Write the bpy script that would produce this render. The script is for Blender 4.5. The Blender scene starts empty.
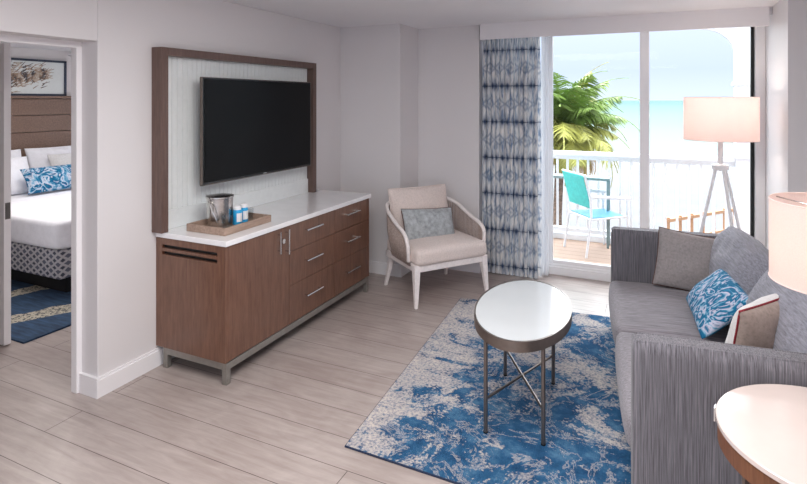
import bpy, bmesh, math, random
from mathutils import Vector, Matrix, noise
PI = math.pi
sc = bpy.context.scene
col = sc.collection
R = math.radians

# ------------------------------------------------------------------ materials
def lin(c):
    return tuple(((v/255)/12.92 if v/255 <= .04045 else ((v/255+.055)/1.055)**2.4) for v in c) + (1,)

class NT:
    def __init__(s, name):
        s.m = bpy.data.materials.new(name); s.m.use_nodes = True
        s.t = s.m.node_tree; s.n = s.t.nodes; s.l = s.t.links
        s.b = s.n['Principled BSDF']; s.out = s.n['Material Output']
        s._co = None
    def new(s, k, **kw):
        n = s.n.new(k)
        for a, v in kw.items(): setattr(n, a, v)
        return n
    def co(s, kind='Object', scale=(1, 1, 1), loc=(0, 0, 0), rot=(0, 0, 0)):
        if s._co is None: s._co = s.new('ShaderNodeTexCoord')
        mp = s.new('ShaderNodeMapping'); s.l.new(s._co.outputs[kind], mp.inputs[0])
        mp.inputs['Scale'].default_value = scale; mp.inputs['Location'].default_value = loc
        mp.inputs['Rotation'].default_value = rot
        return mp.outputs[0]
    def noise(s, vec, scale, detail=4, rough=.55, dist=0):
        n = s.new('ShaderNodeTexNoise'); s.l.new(vec, n.inputs['Vector'])
        n.inputs['Scale'].default_value = scale; n.inputs['Detail'].default_value = detail
        n.inputs['Roughness'].default_value = rough; n.inputs['Distortion'].default_value = dist
        return n.outputs['Fac']
    def ramp(s, fac, stops, interp='LINEAR'):
        r = s.new('ShaderNodeValToRGB'); s.l.new(fac, r.inputs[0]); r.color_ramp.interpolation = interp
        e = r.color_ramp.elements
        while len(e) > 1: e.remove(e[-1])
        e[0].position = stops[0][0]; e[0].color = lin(stops[0][1]) if len(stops[0][1]) == 3 and max(stops[0][1]) > 1 else (*stops[0][1][:3], 1)
        for p, c in stops[1:]:
            q = e.new(p); q.color = lin(c) if max(c) > 1 else (*c[:3], 1)
        return r.outputs[0]
    def math(s, op, a, b=None, c=None, clamp=False):
        n = s.new('ShaderNodeMath', operation=op); n.use_clamp = clamp
        for i, v in enumerate((a, b, c)):
            if v is None: continue
            if isinstance(v, (int, float)): n.inputs[i].default_value = v
            else: s.l.new(v, n.inputs[i])
        return n.outputs[0]
    def mix(s, fac, a, b, mode='MIX'):
        n = s.new('ShaderNodeMix', data_type='RGBA', blend_type=mode)
        for k, v in ((0, fac), (6, a), (7, b)):
            if isinstance(v, (int, float)): n.inputs[k].default_value = v
            elif isinstance(v, tuple): n.inputs[k].default_value = v
            else: s.l.new(v, n.inputs[k])
        return n.outputs[2]
    def sep(s, vec):
        n = s.new('ShaderNodeSeparateXYZ'); s.l.new(vec, n.inputs[0]); return n.outputs
    def bump(s, h, strength=.3, dist=.01):
        n = s.new('ShaderNodeBump'); s.l.new(h, n.inputs['Height'])
        n.inputs['Strength'].default_value = strength; n.inputs['Distance'].default_value = dist
        s.l.new(n.outputs[0], s.b.inputs['Normal'])
    def base(s, c):
        if isinstance(c, tuple): s.b.inputs['Base Color'].default_value = c
        else: s.l.new(c, s.b.inputs['Base Color'])
    def set(s, **kw):
        for k, v in kw.items(): s.b.inputs[k.replace('_', ' ')].default_value = v

def simple(name, c, rough=.5, metal=0, var=.06, nscale=30, bump=0, spec=.5, coat=0):
    t = NT(name)
    n = t.noise(t.co(), nscale, 3)
    a = tuple(max(0, v*(1-var)) for v in c); b = tuple(min(255, v*(1+var)) for v in c)
    t.base(t.ramp(n, [(.3, a), (.7, b)]))
    t.set(Roughness=rough, Metallic=metal)
    t.b.inputs['Specular IOR Level'].default_value = spec
    if coat: t.b.inputs['Coat Weight'].default_value = coat; t.b.inputs['Coat Roughness'].default_value = .04
    if bump: t.bump(n, bump, .003)
    return t.m

def fabric(name, c, streak=(1, 1, 1), dark=.7, light=1.15, scale=60, fine=400, rough=.9, mid=.5):
    t = NT(name)
    n = t.noise(t.co(scale=streak), scale, 5, .65)
    d = tuple(v*dark for v in c); l = tuple(min(255, v*light) for v in c)
    t.base(t.ramp(n, [(mid-.2, d), (mid, c), (mid+.2, l)]))
    f = t.noise(t.co(), fine, 2)
    t.bump(f, .25, .002)
    t.set(Roughness=rough); t.b.inputs['Specular IOR Level'].default_value = .2
    t.b.inputs['Sheen Weight'].default_value = .15
    return t.m

def wood(name, c1, c2, axis='z', rough=.38, scale=9, coat=0):
    t = NT(name)
    sc_ = {'x': (.6, 7, 7), 'y': (7, .6, 7), 'z': (7, 7, .6)}[axis]
    n = t.noise(t.co(scale=sc_), scale, 6, .6, .4)
    n2 = t.noise(t.co(scale=tuple(v*4 for v in sc_)), scale, 3)
    f = t.math('ADD', t.math('MULTIPLY', n, .75), t.math('MULTIPLY', n2, .25))
    t.base(t.ramp(f, [(.32, c1), (.66, c2)]))
    t.set(Roughness=rough); t.bump(n2, .08, .002)
    if coat: t.b.inputs['Coat Weight'].default_value = coat; t.b.inputs['Coat Roughness'].default_value = .15
    return t.m

M = {}
def paint(name, c, rough=.6):
    t = NT(name); n = t.noise(t.co(), 220, 3)
    n2 = t.noise(t.co(), 1.3, 2)
    t.base(t.ramp(n2, [(.3, tuple(v*.985 for v in c)), (.7, c)]))
    t.set(Roughness=rough); t.bump(n, .06, .002); return t.m
M['wall'] = paint('wall_paint', (222, 219, 220))
M['ceiling'] = paint('ceiling_paint', (236, 235, 238))
M['trim'] = paint('trim_paint', (238, 236, 238), .35)
M['bedwall'] = paint('bedroom_paint', (224, 219, 218))
M['whiteframe'] = paint('window_frame_paint', (240, 240, 242), .3)
M['black'] = simple('black_rubber', (14, 14, 16), .5)
M['darkwood'] = wood('console_wood', (90, 60, 46), (124, 88, 70), 'z', .36, coat=.3)
M['darkwoody'] = wood('frame_wood', (84, 64, 58), (108, 86, 78), 'z', .4)
M['headboard'] = wood('headboard_wood', (104, 82, 70), (140, 114, 100), 'x', .45)
M['traywood'] = wood('tray_wood', (134, 112, 98), (176, 152, 136), 'y', .55)
M['walnut'] = wood('walnut', (92, 56, 36), (128, 84, 58), 'z', .4)
M['carcass'] = simple('carcass_dark', (44, 30, 24), .6)
M['quartz'] = simple('white_quartz', (236, 236, 238), .1, var=.015, nscale=8, coat=.5)
M['steel'] = simple('brushed_metal', (206, 204, 202), .24, 1, var=.05)
M['chrome'] = simple('chrome', (215, 215, 215), .14, 1, var=.02)
M['railmetal'] = simple('grey_painted_metal', (150, 146, 140), .38, .6, var=.04)
M['bronze'] = simple('table_metal', (126, 116, 110), .34, .85, var=.04)
M['tvblack'] = simple('tv_bezel', (12, 12, 13), .25)
M['bead'] = simple('white_board', (228, 232, 232), .3, var=.01)
M['tabletop'] = simple('white_glass_top', (208, 212, 214), .12, var=.008, nscale=4, coat=.8)
M['creamtop'] = simple('cream_stone_top', (212, 198, 192), .16, var=.015, nscale=5, coat=.5)
M['chairwhite'] = simple('whitewashed_wood', (238, 231, 229), .45, var=.03, nscale=50)
M['rope'] = simple('taupe_rope', (168, 152, 144), .85, var=.14, nscale=120, bump=.5)
M['cream'] = fabric('cream_fabric', (222, 209, 203), (1, 1, 1), .94, 1.04, 80)
M['sofa_arm'] = fabric('sofa_fabric_shaded_vertical', (104, 102, 108), (1, .3, .015), .62, 1.32, 330)  # same cloth as the seat; arm shadow is put into this darker grey
M['sofa_seat'] = fabric('sofa_fabric_seat', (136, 132, 138), (.05, 1, 1), .8, 1.15, 130)
M['sofa_back'] = fabric('sofa_fabric_back', (132, 132, 142), (.06, 1, 1), .8, 1.15, 130)
M['greypillow'] = fabric('grey_pillow_fabric', (150, 144, 144), (1, 1, 1), .9, 1.06, 70)
M['taupe'] = fabric('taupe_fabric', (158, 142, 134), (1, 1, 1), .9, 1.06, 60)
M['whitefabric'] = fabric('white_fabric', (214, 212, 212), (1, 1, 1), .95, 1.04, 60)
M['linen'] = fabric('white_linen', (232, 232, 238), (1, 1, 1), .97, 1.02, 20, 300)
M['brownpipe'] = simple('brown_piping', (92, 66, 58), .8)
M['redpipe'] = simple('red_piping', (130, 32, 44), .8)
M['silverblue'] = fabric('silver_blue_velvet', (168, 173, 176), (1, 1, 1), .82, 1.16, 26, 300, .6)
M['palmtrunk'] = simple('palm_bark', (120, 100, 86), .9, var=.35, nscale=14, bump=.6)
M['deck'] = None
M['sand'] = simple('pale_sand', (108, 108, 110), .9, var=.03, nscale=.6)
M['whiteout'] = simple('balcony_white_paint', (226, 228, 232), .5, var=.01)
M['teal'] = simple('teal_sling', (70, 190, 186), .6, var=.05)
M['bluesling'] = simple('blue_sling', (40, 130, 172), .6, var=.05)
M['tealmetal'] = simple('pale_teal_metal', (118, 136, 138), .4)
M['boardwalk'] = wood('boardwalk_wood', (170, 120, 84), (196, 152, 116), 'x', .7)
M['plugwhite'] = simple('white_plastic', (236, 236, 238), .3, var=.01)
M['bottleblue'] = simple('bright_blue_label', (30, 156, 212), .35, var=.06)
M['foliage_a'] = simple('frond_green', (132, 156, 80), .5, var=.25, nscale=2)
M['foliage_b'] = simple('frond_yellow_green', (164, 162, 82), .5, var=.25, nscale=2)
M['foliage_c'] = simple('frond_straw', (200, 164, 106), .6, var=.2, nscale=2)
M['latch'] = simple('latch_metal', (110, 108, 106), .3, 1)
M['bedblack'] = simple('black_bed_base', (16, 15, 18), .8)

# floor: plank tile laid along X
t = NT('plank_floor')
v = t.co(loc=(.35, -1.47+.197*20, 0))
def brick(t, v, w, h, mort, c1, c2, cm, off=.37):
    b = t.new('ShaderNodeTexBrick'); t.l.new(v, b.inputs['Vector'])
    b.offset = off; b.offset_frequency = 2
    for k, val in (('Color1', lin(c1)), ('Color2', lin(c2)), ('Mortar', lin(cm)), ('Scale', 1), ('Mortar Size', mort), ('Mortar Smooth', .2), ('Bias', 0), ('Brick Width', w), ('Row Height', h)):
        b.inputs[k].default_value = val
    return b
b = brick(t, v, 2.4, .197, .0020, (184, 174, 170), (178, 167, 163), (88, 76, 72))
n = t.noise(t.co(scale=(1, 9, 1)), 3.2, 6, .62, .6)
n2 = t.noise(t.co(), 2.1, 5, .6, 1.2)
c = t.mix(.55, b.outputs['Color'], t.ramp(n, [(.3, (190, 178, 172)), (.7, (255, 252, 250))]), 'MULTIPLY')
c = t.mix(.35, c, t.ramp(n2, [(.35, (205, 196, 192)), (.6, (255, 255, 255))]), 'MULTIPLY')
t.base(c); t.set(Roughness=.34)
t.bump(b.outputs['Fac'], -.25, .002)
M['floor'] = t.m

t = NT('deck_boards')
b = brick(t, t.co(rot=(0, 0, 0)), 3.2, .14, .004, (176, 150, 132), (166, 140, 124), (110, 92, 84))
t.base(b.outputs['Color']); t.set(Roughness=.8); M['deck'] = t.m

# sea
t = NT('shallow_sea')
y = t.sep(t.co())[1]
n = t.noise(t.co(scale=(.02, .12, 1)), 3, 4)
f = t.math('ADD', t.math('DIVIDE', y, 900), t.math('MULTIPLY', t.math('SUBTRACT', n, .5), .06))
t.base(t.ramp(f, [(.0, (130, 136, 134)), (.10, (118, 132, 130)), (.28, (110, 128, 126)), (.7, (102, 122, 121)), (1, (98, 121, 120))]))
t.set(Roughness=1); t.b.inputs['Specular IOR Level'].default_value = 0; M['sea'] = t.m

# rug: distressed blue and sand pattern
t = NT('distressed_rug')
xy = t.sep(t.co())
big = t.noise(t.co(scale=(1, 1.3, 1)), 1.9, 9, .68, 1.1)
mid = t.noise(t.co(scale=(1, 1, 1), loc=(3, 7, 0)), 5.5, 8, .72, .6)
fine = t.noise(t.co(), 70, 3, .7)
f = t.math('ADD', t.math('MULTIPLY', big, .55), t.math('MULTIPLY', mid, .30))
f = t.math('ADD', f, t.math('MULTIPLY', fine, .15))
edge = t.math('MULTIPLY', t.math('SUBTRACT', .62, xy[0], clamp=True), .11)          # more sand towards the window-side long edge
f = t.math('ADD', f, edge)
blue = t.ramp(t.noise(t.co(), 9, 6, .7), [(.3, (28, 60, 94)), (.5, (42, 84, 120)), (.72, (84, 122, 150))])
sandc = t.ramp(fine, [(.35, (138, 138, 150)), (.55, (196, 186, 178))])
mask = t.ramp(f, [(.515, (0., 0., 0.)), (.54, (.7, .7, .7)), (.62, (1., 1., 1.))])
vein = t.math('ABSOLUTE', t.math('SUBTRACT', t.noise(t.co(loc=(11, 2, 0)), 3.1, 7, .7, .8), .5))
vm = t.math('MULTIPLY', t.math('LESS_THAN', t.math('ADD', vein, t.math('MULTIPLY', fine, .05)), .037), .55)
fac = t.math('MAXIMUM', mask, vm)
t.base(t.mix(fac, blue, sandc)); t.set(Roughness=.95); t.b.inputs['Specular IOR Level'].default_value = .1
wv = t.new('ShaderNodeTexWave'); t.l.new(t.co(), wv.inputs[0]); wv.inputs['Scale'].default_value = 32; wv.inputs['Distortion'].default_value = .6
t.bump(t.math('ADD', wv.outputs['Fac'], fine), .35, .004)
M['rug'] = t.m

t = NT('bedroom_rug')
xy = t.sep(t.co())
n = t.noise(t.co(), 2.5, 3)
s_ = t.math('SUBTRACT', t.math('MULTIPLY', xy[0], .92), t.math('MULTIPLY', xy[1], .385))
s_ = t.math('ADD', s_, t.math('MULTIPLY', t.math('SUBTRACT', n, .5), .22))
w = t.math('FRACT', t.math('DIVIDE', t.math('ADD', s_, 4.9+6.8), .68))
w = t.math('FRACT', t.math('ADD', w, .5))
sp = t.noise(t.co(), 46, 4, .7)
beige = t.ramp(sp, [(.42, (46, 52, 62)), (.5, (172, 164, 148))])
bl = t.ramp(t.noise(t.co(scale=(1, 6, 1)), 6, 4), [(.35, (26, 46, 70)), (.7, (48, 76, 106))])
t.base(t.mix(t.math('MULTIPLY', t.math('GREATER_THAN', w, .34), t.math('LESS_THAN', w, .62)), bl, beige)); t.set(Roughness=.95); M['bedrug'] = t.m

# swirling blue pillow
def swirl(name, scale, cols):
    t = NT(name)
    n = t.noise(t.co(), scale, 3, .5, 2.2)
    f = t.math('FRACT', t.math('MULTIPLY', n, 5.0))
    m = t.noise(t.co(loc=(5, 1, 2)), scale*1.6, 2)
    a = t.ramp(f, [(0, cols[0]), (.22, cols[1]), (.44, cols[2]), (.62, cols[3]), (.85, cols[4])])
    t.base(a); t.set(Roughness=.85); t.b.inputs['Specular IOR Level'].default_value = .15
    return t.m
M['swirl'] = swirl('blue_swirl_fabric', 7, [(20, 90, 130), (34, 122, 160), (140, 176, 200), (198, 196, 214), (30, 104, 144)])
M['bedswirl'] = swirl('teal_leaf_fabric', 6, [(16, 82, 124), (26, 112, 150), (130, 170, 196), (198, 200, 212), (22, 92, 132)])

# curtain: resist-dyed bands
t = NT('dyed_curtain')
uv = t.sep(t.co('UV')); u, vv = uv[0], uv[1]
nz = t.noise(t.co('UV'), 9, 4)
nd = t.math('MULTIPLY', t.math('SUBTRACT', nz, .5), .035)
def band(v0, per):
    f = t.math('FRACT', t.math('ADD', t.math('DIVIDE', t.math('SUBTRACT', vv, v0), per), .5))
    return t.math('MULTIPLY', t.math('ABSOLUTE', t.math('SUBTRACT', f, .5)), per)
def cell(per, off=0):
    f = t.math('FRACT', t.math('ADD', t.math('DIVIDE', u, per), off))
    return t.math('MULTIPLY', t.math('ABSOLUTE', t.math('SUBTRACT', f, .5)), per)
db = band(2.117, .338); dm = band(2.117-.169, .338); du = cell(.092)
line = t.math('SUBTRACT', 1, t.math('MULTIPLY', t.math('ADD', db, t.math('MULTIPLY', nd, .4)), 170), clamp=True)
dia = t.math('SUBTRACT', 1.3, t.math('MULTIPLY', t.math('ADD', t.math('ADD', db, t.math('MULTIPLY', du, 1.3)), nd), 34), clamp=True)
md = t.math('ADD', dm, t.math('MULTIPLY', cell(.184, .5), .8))
loz = t.math('SUBTRACT', 1, t.math('MULTIPLY', t.math('ABSOLUTE', t.math('SUBTRACT', t.math('ADD', md, nd), .055)), 45), clamp=True)
inner = t.math('SUBTRACT', 1, t.math('MULTIPLY', t.math('ADD', md, nd), 28), clamp=True)
dark = t.math('MAXIMUM', line, dia)
lt = t.math('MULTIPLY', t.math('MAXIMUM', loz, inner), .6)
cloth = t.ramp(t.noise(t.co('UV', scale=(6, 1, 1)), 7, 4), [(.34, (128, 148, 176)), (.47, (214, 219, 224)), (.64, (244, 243, 241))])
halo = t.math('SUBTRACT', 1.05, t.math('MULTIPLY', t.math('ADD', t.math('ADD', db, t.math('MULTIPLY', du, 1.5)), t.math('MULTIPLY', nd, 1.6)), 12), clamp=True)
cloth = t.mix(t.math('MULTIPLY', halo, .75), cloth, lin((66, 96, 138)))
c = t.mix(lt, cloth, lin((104, 132, 166)))
c = t.mix(t.math('MULTIPLY', dark, .92), c, lin((34, 54, 88)))
t.base(c); t.set(Roughness=.9); t.b.inputs['Specular IOR Level'].default_value = .1
tr = t.new('ShaderNodeBsdfTranslucent'); t.l.new(c, tr.inputs[0])
mx = t.new('ShaderNodeMixShader'); mx.inputs[0].default_value = .22
t.l.new(t.b.outputs[0], mx.inputs[1]); t.l.new(tr.outputs[0], mx.inputs[2]); t.l.new(mx.outputs[0], t.out.inputs[0])
M['curtain'] = t.m

def translucent(name, c, trans=.5, clear=0.):
    t = NT(name); n = t.noise(t.co(), 300, 2)
    cc = t.ramp(n, [(.3, tuple(v*.97 for v in c)), (.7, c)])
    t.base(cc); t.set(Roughness=.9); t.b.inputs['Specular IOR Level'].default_value = .1
    tr = t.new('ShaderNodeBsdfTranslucent'); t.l.new(cc, tr.inputs[0])
    mx = t.new('ShaderNodeMixShader'); mx.inputs[0].default_value = trans
    t.l.new(t.b.outputs[0], mx.inputs[1]); t.l.new(tr.outputs[0], mx.inputs[2]); o = mx.outputs[0]
    if clear:
        tp = t.new('ShaderNodeBsdfTransparent'); m2 = t.new('ShaderNodeMixShader'); m2.inputs[0].default_value = clear
        t.l.new(o, m2.inputs[1]); t.l.new(tp.outputs[0], m2.inputs[2]); o = m2.outputs[0]
    t.l.new(o, t.out.inputs[0]); return t.m
M['sheer'] = translucent('sheer_voile', (252, 253, 255), .6, .28)
M['shade'] = translucent('lamp_shade_linen', (246, 232, 228), .5)

def glass(name, tint=(.97, .985, .985, 1), refl=.06):
    t = NT(name)
    tp = t.new('ShaderNodeBsdfTransparent'); tp.inputs[0].default_value = tint
    gl = t.new('ShaderNodeBsdfGlossy'); gl.inputs['Roughness'].default_value = .02
    fr = t.new('ShaderNodeFresnel'); fr.inputs[0].default_value = 1.12
    mx = t.new('ShaderNodeMixShader'); t.l.new(fr.outputs[0], mx.inputs[0])
    t.l.new(tp.outputs[0], mx.inputs[1]); t.l.new(gl.outputs[0], mx.inputs[2]); t.l.new(mx.outputs[0], t.out.inputs[0])
    return t.m
M['glass'] = glass('window_glass')
M['tumbler'] = glass('clear_tumbler', (.93, .95, .96, 1)); 
_t = M['tumbler'].node_tree; _m = _t.nodes['Mix Shader']; _t.links.remove(_m.inputs[0].links[0]); _m.inputs[0].default_value = .13
t = NT('tv_screen'); n = t.noise(t.co(), 3, 2); t.base(t.ramp(n, [(.3, (5, 5, 6)), (.7, (9, 9, 10))])); t.set(Roughness=.3); t.b.inputs['Specular IOR Level'].default_value = .15; M['screen'] = t.m

# bed: patterned box spring
t = NT('patterned_box_spring')
v = t.co(scale=(11, 11, 17)); xx = t.sep(v)
h = t.math('ADD', xx[0], xx[1])
f1 = t.math('ABSOLUTE', t.math('SUBTRACT', t.math('FRACT', h), .5)); f2 = t.math('ABSOLUTE', t.math('SUBTRACT', t.math('FRACT', xx[2]), .5))
dd = t.math('ADD', f1, t.math('MULTIPLY', f2, 1))
t.base(t.ramp(t.math('ADD', dd, t.math('MULTIPLY', t.noise(t.co(), 30), .3)), [(.38, (66, 70, 84)), (.46, (176, 174, 178)), (.75, (186, 184, 188)), (.85, (96, 98, 112))]))
t.set(Roughness=.9); M['boxspring'] = t.m

# ------------------------------------------------------------------ mesh helpers
def BM(): return bmesh.new()
def box(bm, x0, x1, y0, y1, z0, z1):
    vs = [bm.verts.new(p) for p in ((x0,y0,z0),(x1,y0,z0),(x1,y1,z0),(x0,y1,z0),(x0,y0,z1),(x1,y0,z1),(x1,y1,z1),(x0,y1,z1))]
    for f in ((3,2,1,0),(4,5,6,7),(0,1,5,4),(1,2,6,5),(2,3,7,6),(3,0,4,7)): bm.faces.new([vs[i] for i in f])
    return vs
def ring(c, t, r, n, up=None, rx=None):
    t = t.normalized(); a = (up or Vector((0, 0, 1)))
    if abs(t.dot(a)) > .95: a = Vector((1, 0, 0))
    s = t.cross(a).normalized(); b = s.cross(t)
    return [c + s*(math.cos(2*PI*i/n)*r) + b*(math.sin(2*PI*i/n)*(rx or r)) for i in range(n)]
def tube(bm, pts, r, n=8, closed=False, rx=None):
    pts = [Vector(p) for p in pts]; m = len(pts)
    rr = r if isinstance(r, (list, tuple)) else [r]*m
    rings = []
    for i, p in enumerate(pts):
        if closed: t = pts[(i+1) % m]-pts[i-1]
        else: t = pts[min(i+1, m-1)]-pts[max(i-1, 0)]
        rings.append([bm.verts.new(q) for q in ring(p, t, rr[i], n, rx=rx)])
    for i in range(m if closed else m-1):
        a, b = rings[i], rings[(i+1) % m]
        for j in range(n): bm.faces.new((a[j], a[(j+1) % n], b[(j+1) % n], b[j]))
    if not closed:
        bm.faces.new(rings[0][::-1]); bm.faces.new(rings[-1])
def lathe(bm, prof, n=48, cx=0, cy=0, sx=1, sy=1, rot=0):
    rings = []
    for r, z in prof:
        ringv = []
        for i in range(n):
            a = 2*PI*i/n; x, y = math.cos(a)*r*sx, math.sin(a)*r*sy
            ringv.append(bm.verts.new((cx+x*math.cos(rot)-y*math.sin(rot), cy+x*math.sin(rot)+y*math.cos(rot), z)))
        rings.append(ringv)
    for a, b in zip(rings, rings[1:]):
        for j in range(n): bm.faces.new((a[j], a[(j+1) % n], b[(j+1) % n], b[j]))
    return rings
def cap(bm, ringv, flip=False): bm.faces.new(ringv[::-1] if flip else ringv)
def solid_lathe(bm, prof, **k):
    r = lathe(bm, prof, **k); cap(bm, r[0], True); cap(bm, r[-1])
def taper(bm, p0, p1, a0, a1, up=Vector((1, 0, 0))):
    """square leg from p0 (half-size a0) to p1 (half-size a1)"""
    p0, p1 = Vector(p0), Vector(p1); vs = []
    for p, a in ((p0, a0), (p1, a1)):
        for sx, sy in ((-1,-1),(1,-1),(1,1),(-1,1)): vs.append(bm.verts.new(p+Vector((sx*a, sy*a, 0))))
    for f in ((3,2,1,0),(4,5,6,7),(0,1,5,4),(1,2,6,5),(2,3,7,6),(3,0,4,7)): bm.faces.new([vs[i] for i in f])
def rbox(bm, x0, x1, y0, y1, z0, z1, r=.03, crown=0, n=10, front=0):
    """soft rounded box; crown bulges the top, front the -x side"""
    hx, hy, hz = (x1-x0)/2, (y1-y0)/2, (z1-z0)/2; c = Vector(((x0+x1)/2, (y0+y1)/2, (z0+z1)/2))
    b2 = bmesh.new(); bmesh.ops.create_cube(b2, size=2)
    bmesh.ops.subdivide_edges(b2, edges=b2.edges[:], cuts=n, use_grid_fill=True)
    mp = {}
    for v in b2.verts:
        p = v.co.copy(); H = Vector((hx, hy, hz))
        # denser towards edges
        q = Vector([math.copysign(abs(p[i])**.6, p[i])*H[i] for i in range(3)])
        inn = Vector([max(-(H[i]-r), min(H[i]-r, q[i])) for i in range(3)])
        d = q-inn
        if d.length > 1e-9: q = inn + d.normalized()*r if max(abs(p[0]), abs(p[1]), abs(p[2])) > .999 else q
        k = max(0, 1-(q.x/hx)**2)*max(0, 1-(q.y/hy)**2)
        if q.z > 0: q.z += crown*k*(q.z/hz)
        if front and q.x < 0: q.x -= front*max(0, 1-(q.y/hy)**4)*max(0, 1-(q.z/hz)**2)*(-q.x/hx)
        mp[v] = bm.verts.new(q+c)
    for f in b2.faces: bm.faces.new([mp[v] for v in f.verts])
    b2.free()
def pillow(bm, W, H, T, n=22, pinch=.05, seed=0, rnd=0, ex=.42):
    """soft cushion in XZ plane, thickness along Y"""
    def P(u, v, s):
        x = W/2*u*(1-pinch*(1-v*v))*math.sqrt(1-rnd*v*v); z = H/2*v*(1-pinch*(1-u*u))*math.sqrt(1-rnd*u*u)
        t = (max(0, 1-u**2)*max(0, 1-v**2))**ex
        w = noise.noise(Vector((x*9+seed, z*9, s*3+seed)))*.09*T*t
        return Vector((x, s*T/2*t+w, z))
    g = {}
    for s in (-1, 1):
        for i in range(n+1):
            for j in range(n+1):
                u = math.sin((i/n*2-1)*PI/2); v = math.sin((j/n*2-1)*PI/2)
                e = i in (0, n) or j in (0, n)
                if e and s == 1: g[s, i, j] = g[-1, i, j]; continue
                g[s, i, j] = bm.verts.new(P(u, v, s))
    for s in (-1, 1):
        for i in range(n):
            for j in range(n):
                q = [g[s, i, j], g[s, i+1, j], g[s, i+1, j+1], g[s, i, j+1]]
                bm.faces.new(q if s == -1 else q[::-1])
def pillow_edge(W, H, pinch=.05, n=16):
    pts = []
    def e(u, v): return Vector((W/2*u*(1-pinch*(1-v*v)), 0, H/2*v*(1-pinch*(1-u*u))))
    for i in range(n): pts.append(e(-1+2*i/n, -1))
    for i in range(n): pts.append(e(1, -1+2*i/n))
    for i in range(n): pts.append(e(1-2*i/n, 1))
    for i in range(n): pts.append(e(-1, 1-2*i/n))
    return pts

def chainM(o):
    m = Matrix.Translation(o.location) @ o.rotation_euler.to_matrix().to_4x4()
    return chainM(o.parent) @ m if o.parent else m
def obj(name, bm, mat, parent=None, world=False, smooth=False, bevel=0, loc=None, rot=None, label=None, seg=2):
    if world and parent: bm.transform(chainM(parent).inverted())
    bmesh.ops.recalc_face_normals(bm, faces=bm.faces[:])
    me = bpy.data.meshes.new(name); bm.to_mesh(me); bm.free()
    o = bpy.data.objects.new(name, me); col.objects.link(o)
    if parent: o.parent = parent
    if mat: me.materials.append(mat)
    if smooth:
        me.shade_smooth() if smooth is True else me.set_sharp_from_angle(angle=R(smooth))
        if smooth is not True:
            for p in me.polygons: p.use_smooth = True
            me.set_sharp_from_angle(angle=R(smooth))
    if bevel:
        b = o.modifiers.new('bevel', 'BEVEL'); b.width = bevel; b.segments = seg; b.limit_method = 'ANGLE'
    if loc: o.location = loc
    if rot: o.rotation_euler = rot
    if label: o['label'] = label
    return o
def tag(o, label, cat, group=None, kind=None):
    o['label'] = label; o['category'] = cat
    if group: o['group'] = group
    if kind: o['kind'] = kind
    return o
def thing(name, label, cat, loc=(0, 0, 0), rotz=0, group=None, rot=None):
    o = bpy.data.objects.new(name, None); col.objects.link(o); o.empty_display_size = .05
    o.location = loc; o.rotation_euler = rot or (0, 0, rotz)
    return tag(o, label, cat, group)
def struct(name, bm, mat, parent=None, **k):
    o = obj(name, bm, mat, parent, **k)
    if not parent: o['kind'] = 'structure'
    return o
def dup(root, loc, rotz=None, label=None):
    r = root.copy(); col.objects.link(r); r.location = loc
    if rotz is not None: r.rotation_euler = (0, 0, rotz)
    if label: r['label'] = label
    for ch in list(root.children):
        c = ch.copy(); col.objects.link(c); c.parent = r
        for g in ch.children:
            d = g.copy(); col.objects.link(d); d.parent = c
    return r

# ------------------------------------------------------------------ room shell
CH = 2.36
bm = BM(); box(bm, -6.7, 3.2, -3.2, 5.36, -.1, 0); struct('floor', bm, M['floor'])
bm = BM(); box(bm, -2.95, 3.2, -3.2, 5.5, CH, CH+.15); struct('ceiling', bm, M['ceiling'])
bm = BM(); box(bm, -6.8, -2.95, -.2, 5.8, 2.25, 2.5); struct('ceiling_bedroom', bm, M['ceiling'])
bm = BM()
box(bm, -2.95, -2.80, -3.2, 1.05, 0, CH); box(bm, -2.95, -2.80, 1.05, 1.985, 1.975, CH); box(bm, -2.95, -2.80, 1.985, 4.53, 0, CH)
struct('wall_left', bm, M['wall'], bevel=.004)
bm = BM(); box(bm, -2.95, -2.15, 4.53, 5.36, 0, CH); box(bm, -2.15, -1.52, 4.95, 5.36, 0, CH); struct('wall_back', bm, M['wall'])
bm = BM(); box(bm, -1.52, 1.75, 5.2, 5.36, 2.34, CH); box(bm, -1.52, -1.46, 5.2, 5.36, 0, 2.34); struct('wall_window', bm, M['wall'])
bm = BM(); box(bm, .81, 1.80, 4.37, 5.36, 0, CH); box(bm, 1.62, 1.80, -3.2, 4.37, 0, CH); struct('wall_right', bm, M['wall'])
bm = BM(); box(bm, -6.85, -6.62, -.2, 5.8, 0, 2.3); box(bm, -6.7, -2.95, -.35, -.2, 0, 2.3)
box(bm, -6.7, -5.9, 5.55, 5.7, 0, 2.3); box(bm, -4.0, -2.95, 5.36, 5.7, 0, 2.3); box(bm, -5.9, -4.0, 5.55, 5.7, 0, .7)
struct('wall_bedroom', bm, M['bedwall'])
# door casing inside the opening
bm = BM(); box(bm, -2.985, -2.935, 1.955, 1.99, 0, 1.945); box(bm, -2.985, -2.935, 1.05, 1.99, 1.94, 1.98); box(bm, -2.985, -2.935, 1.05, 1.10, 0, 1.94)
struct('trim_1', bm, M['trim'], bevel=.004)
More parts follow.
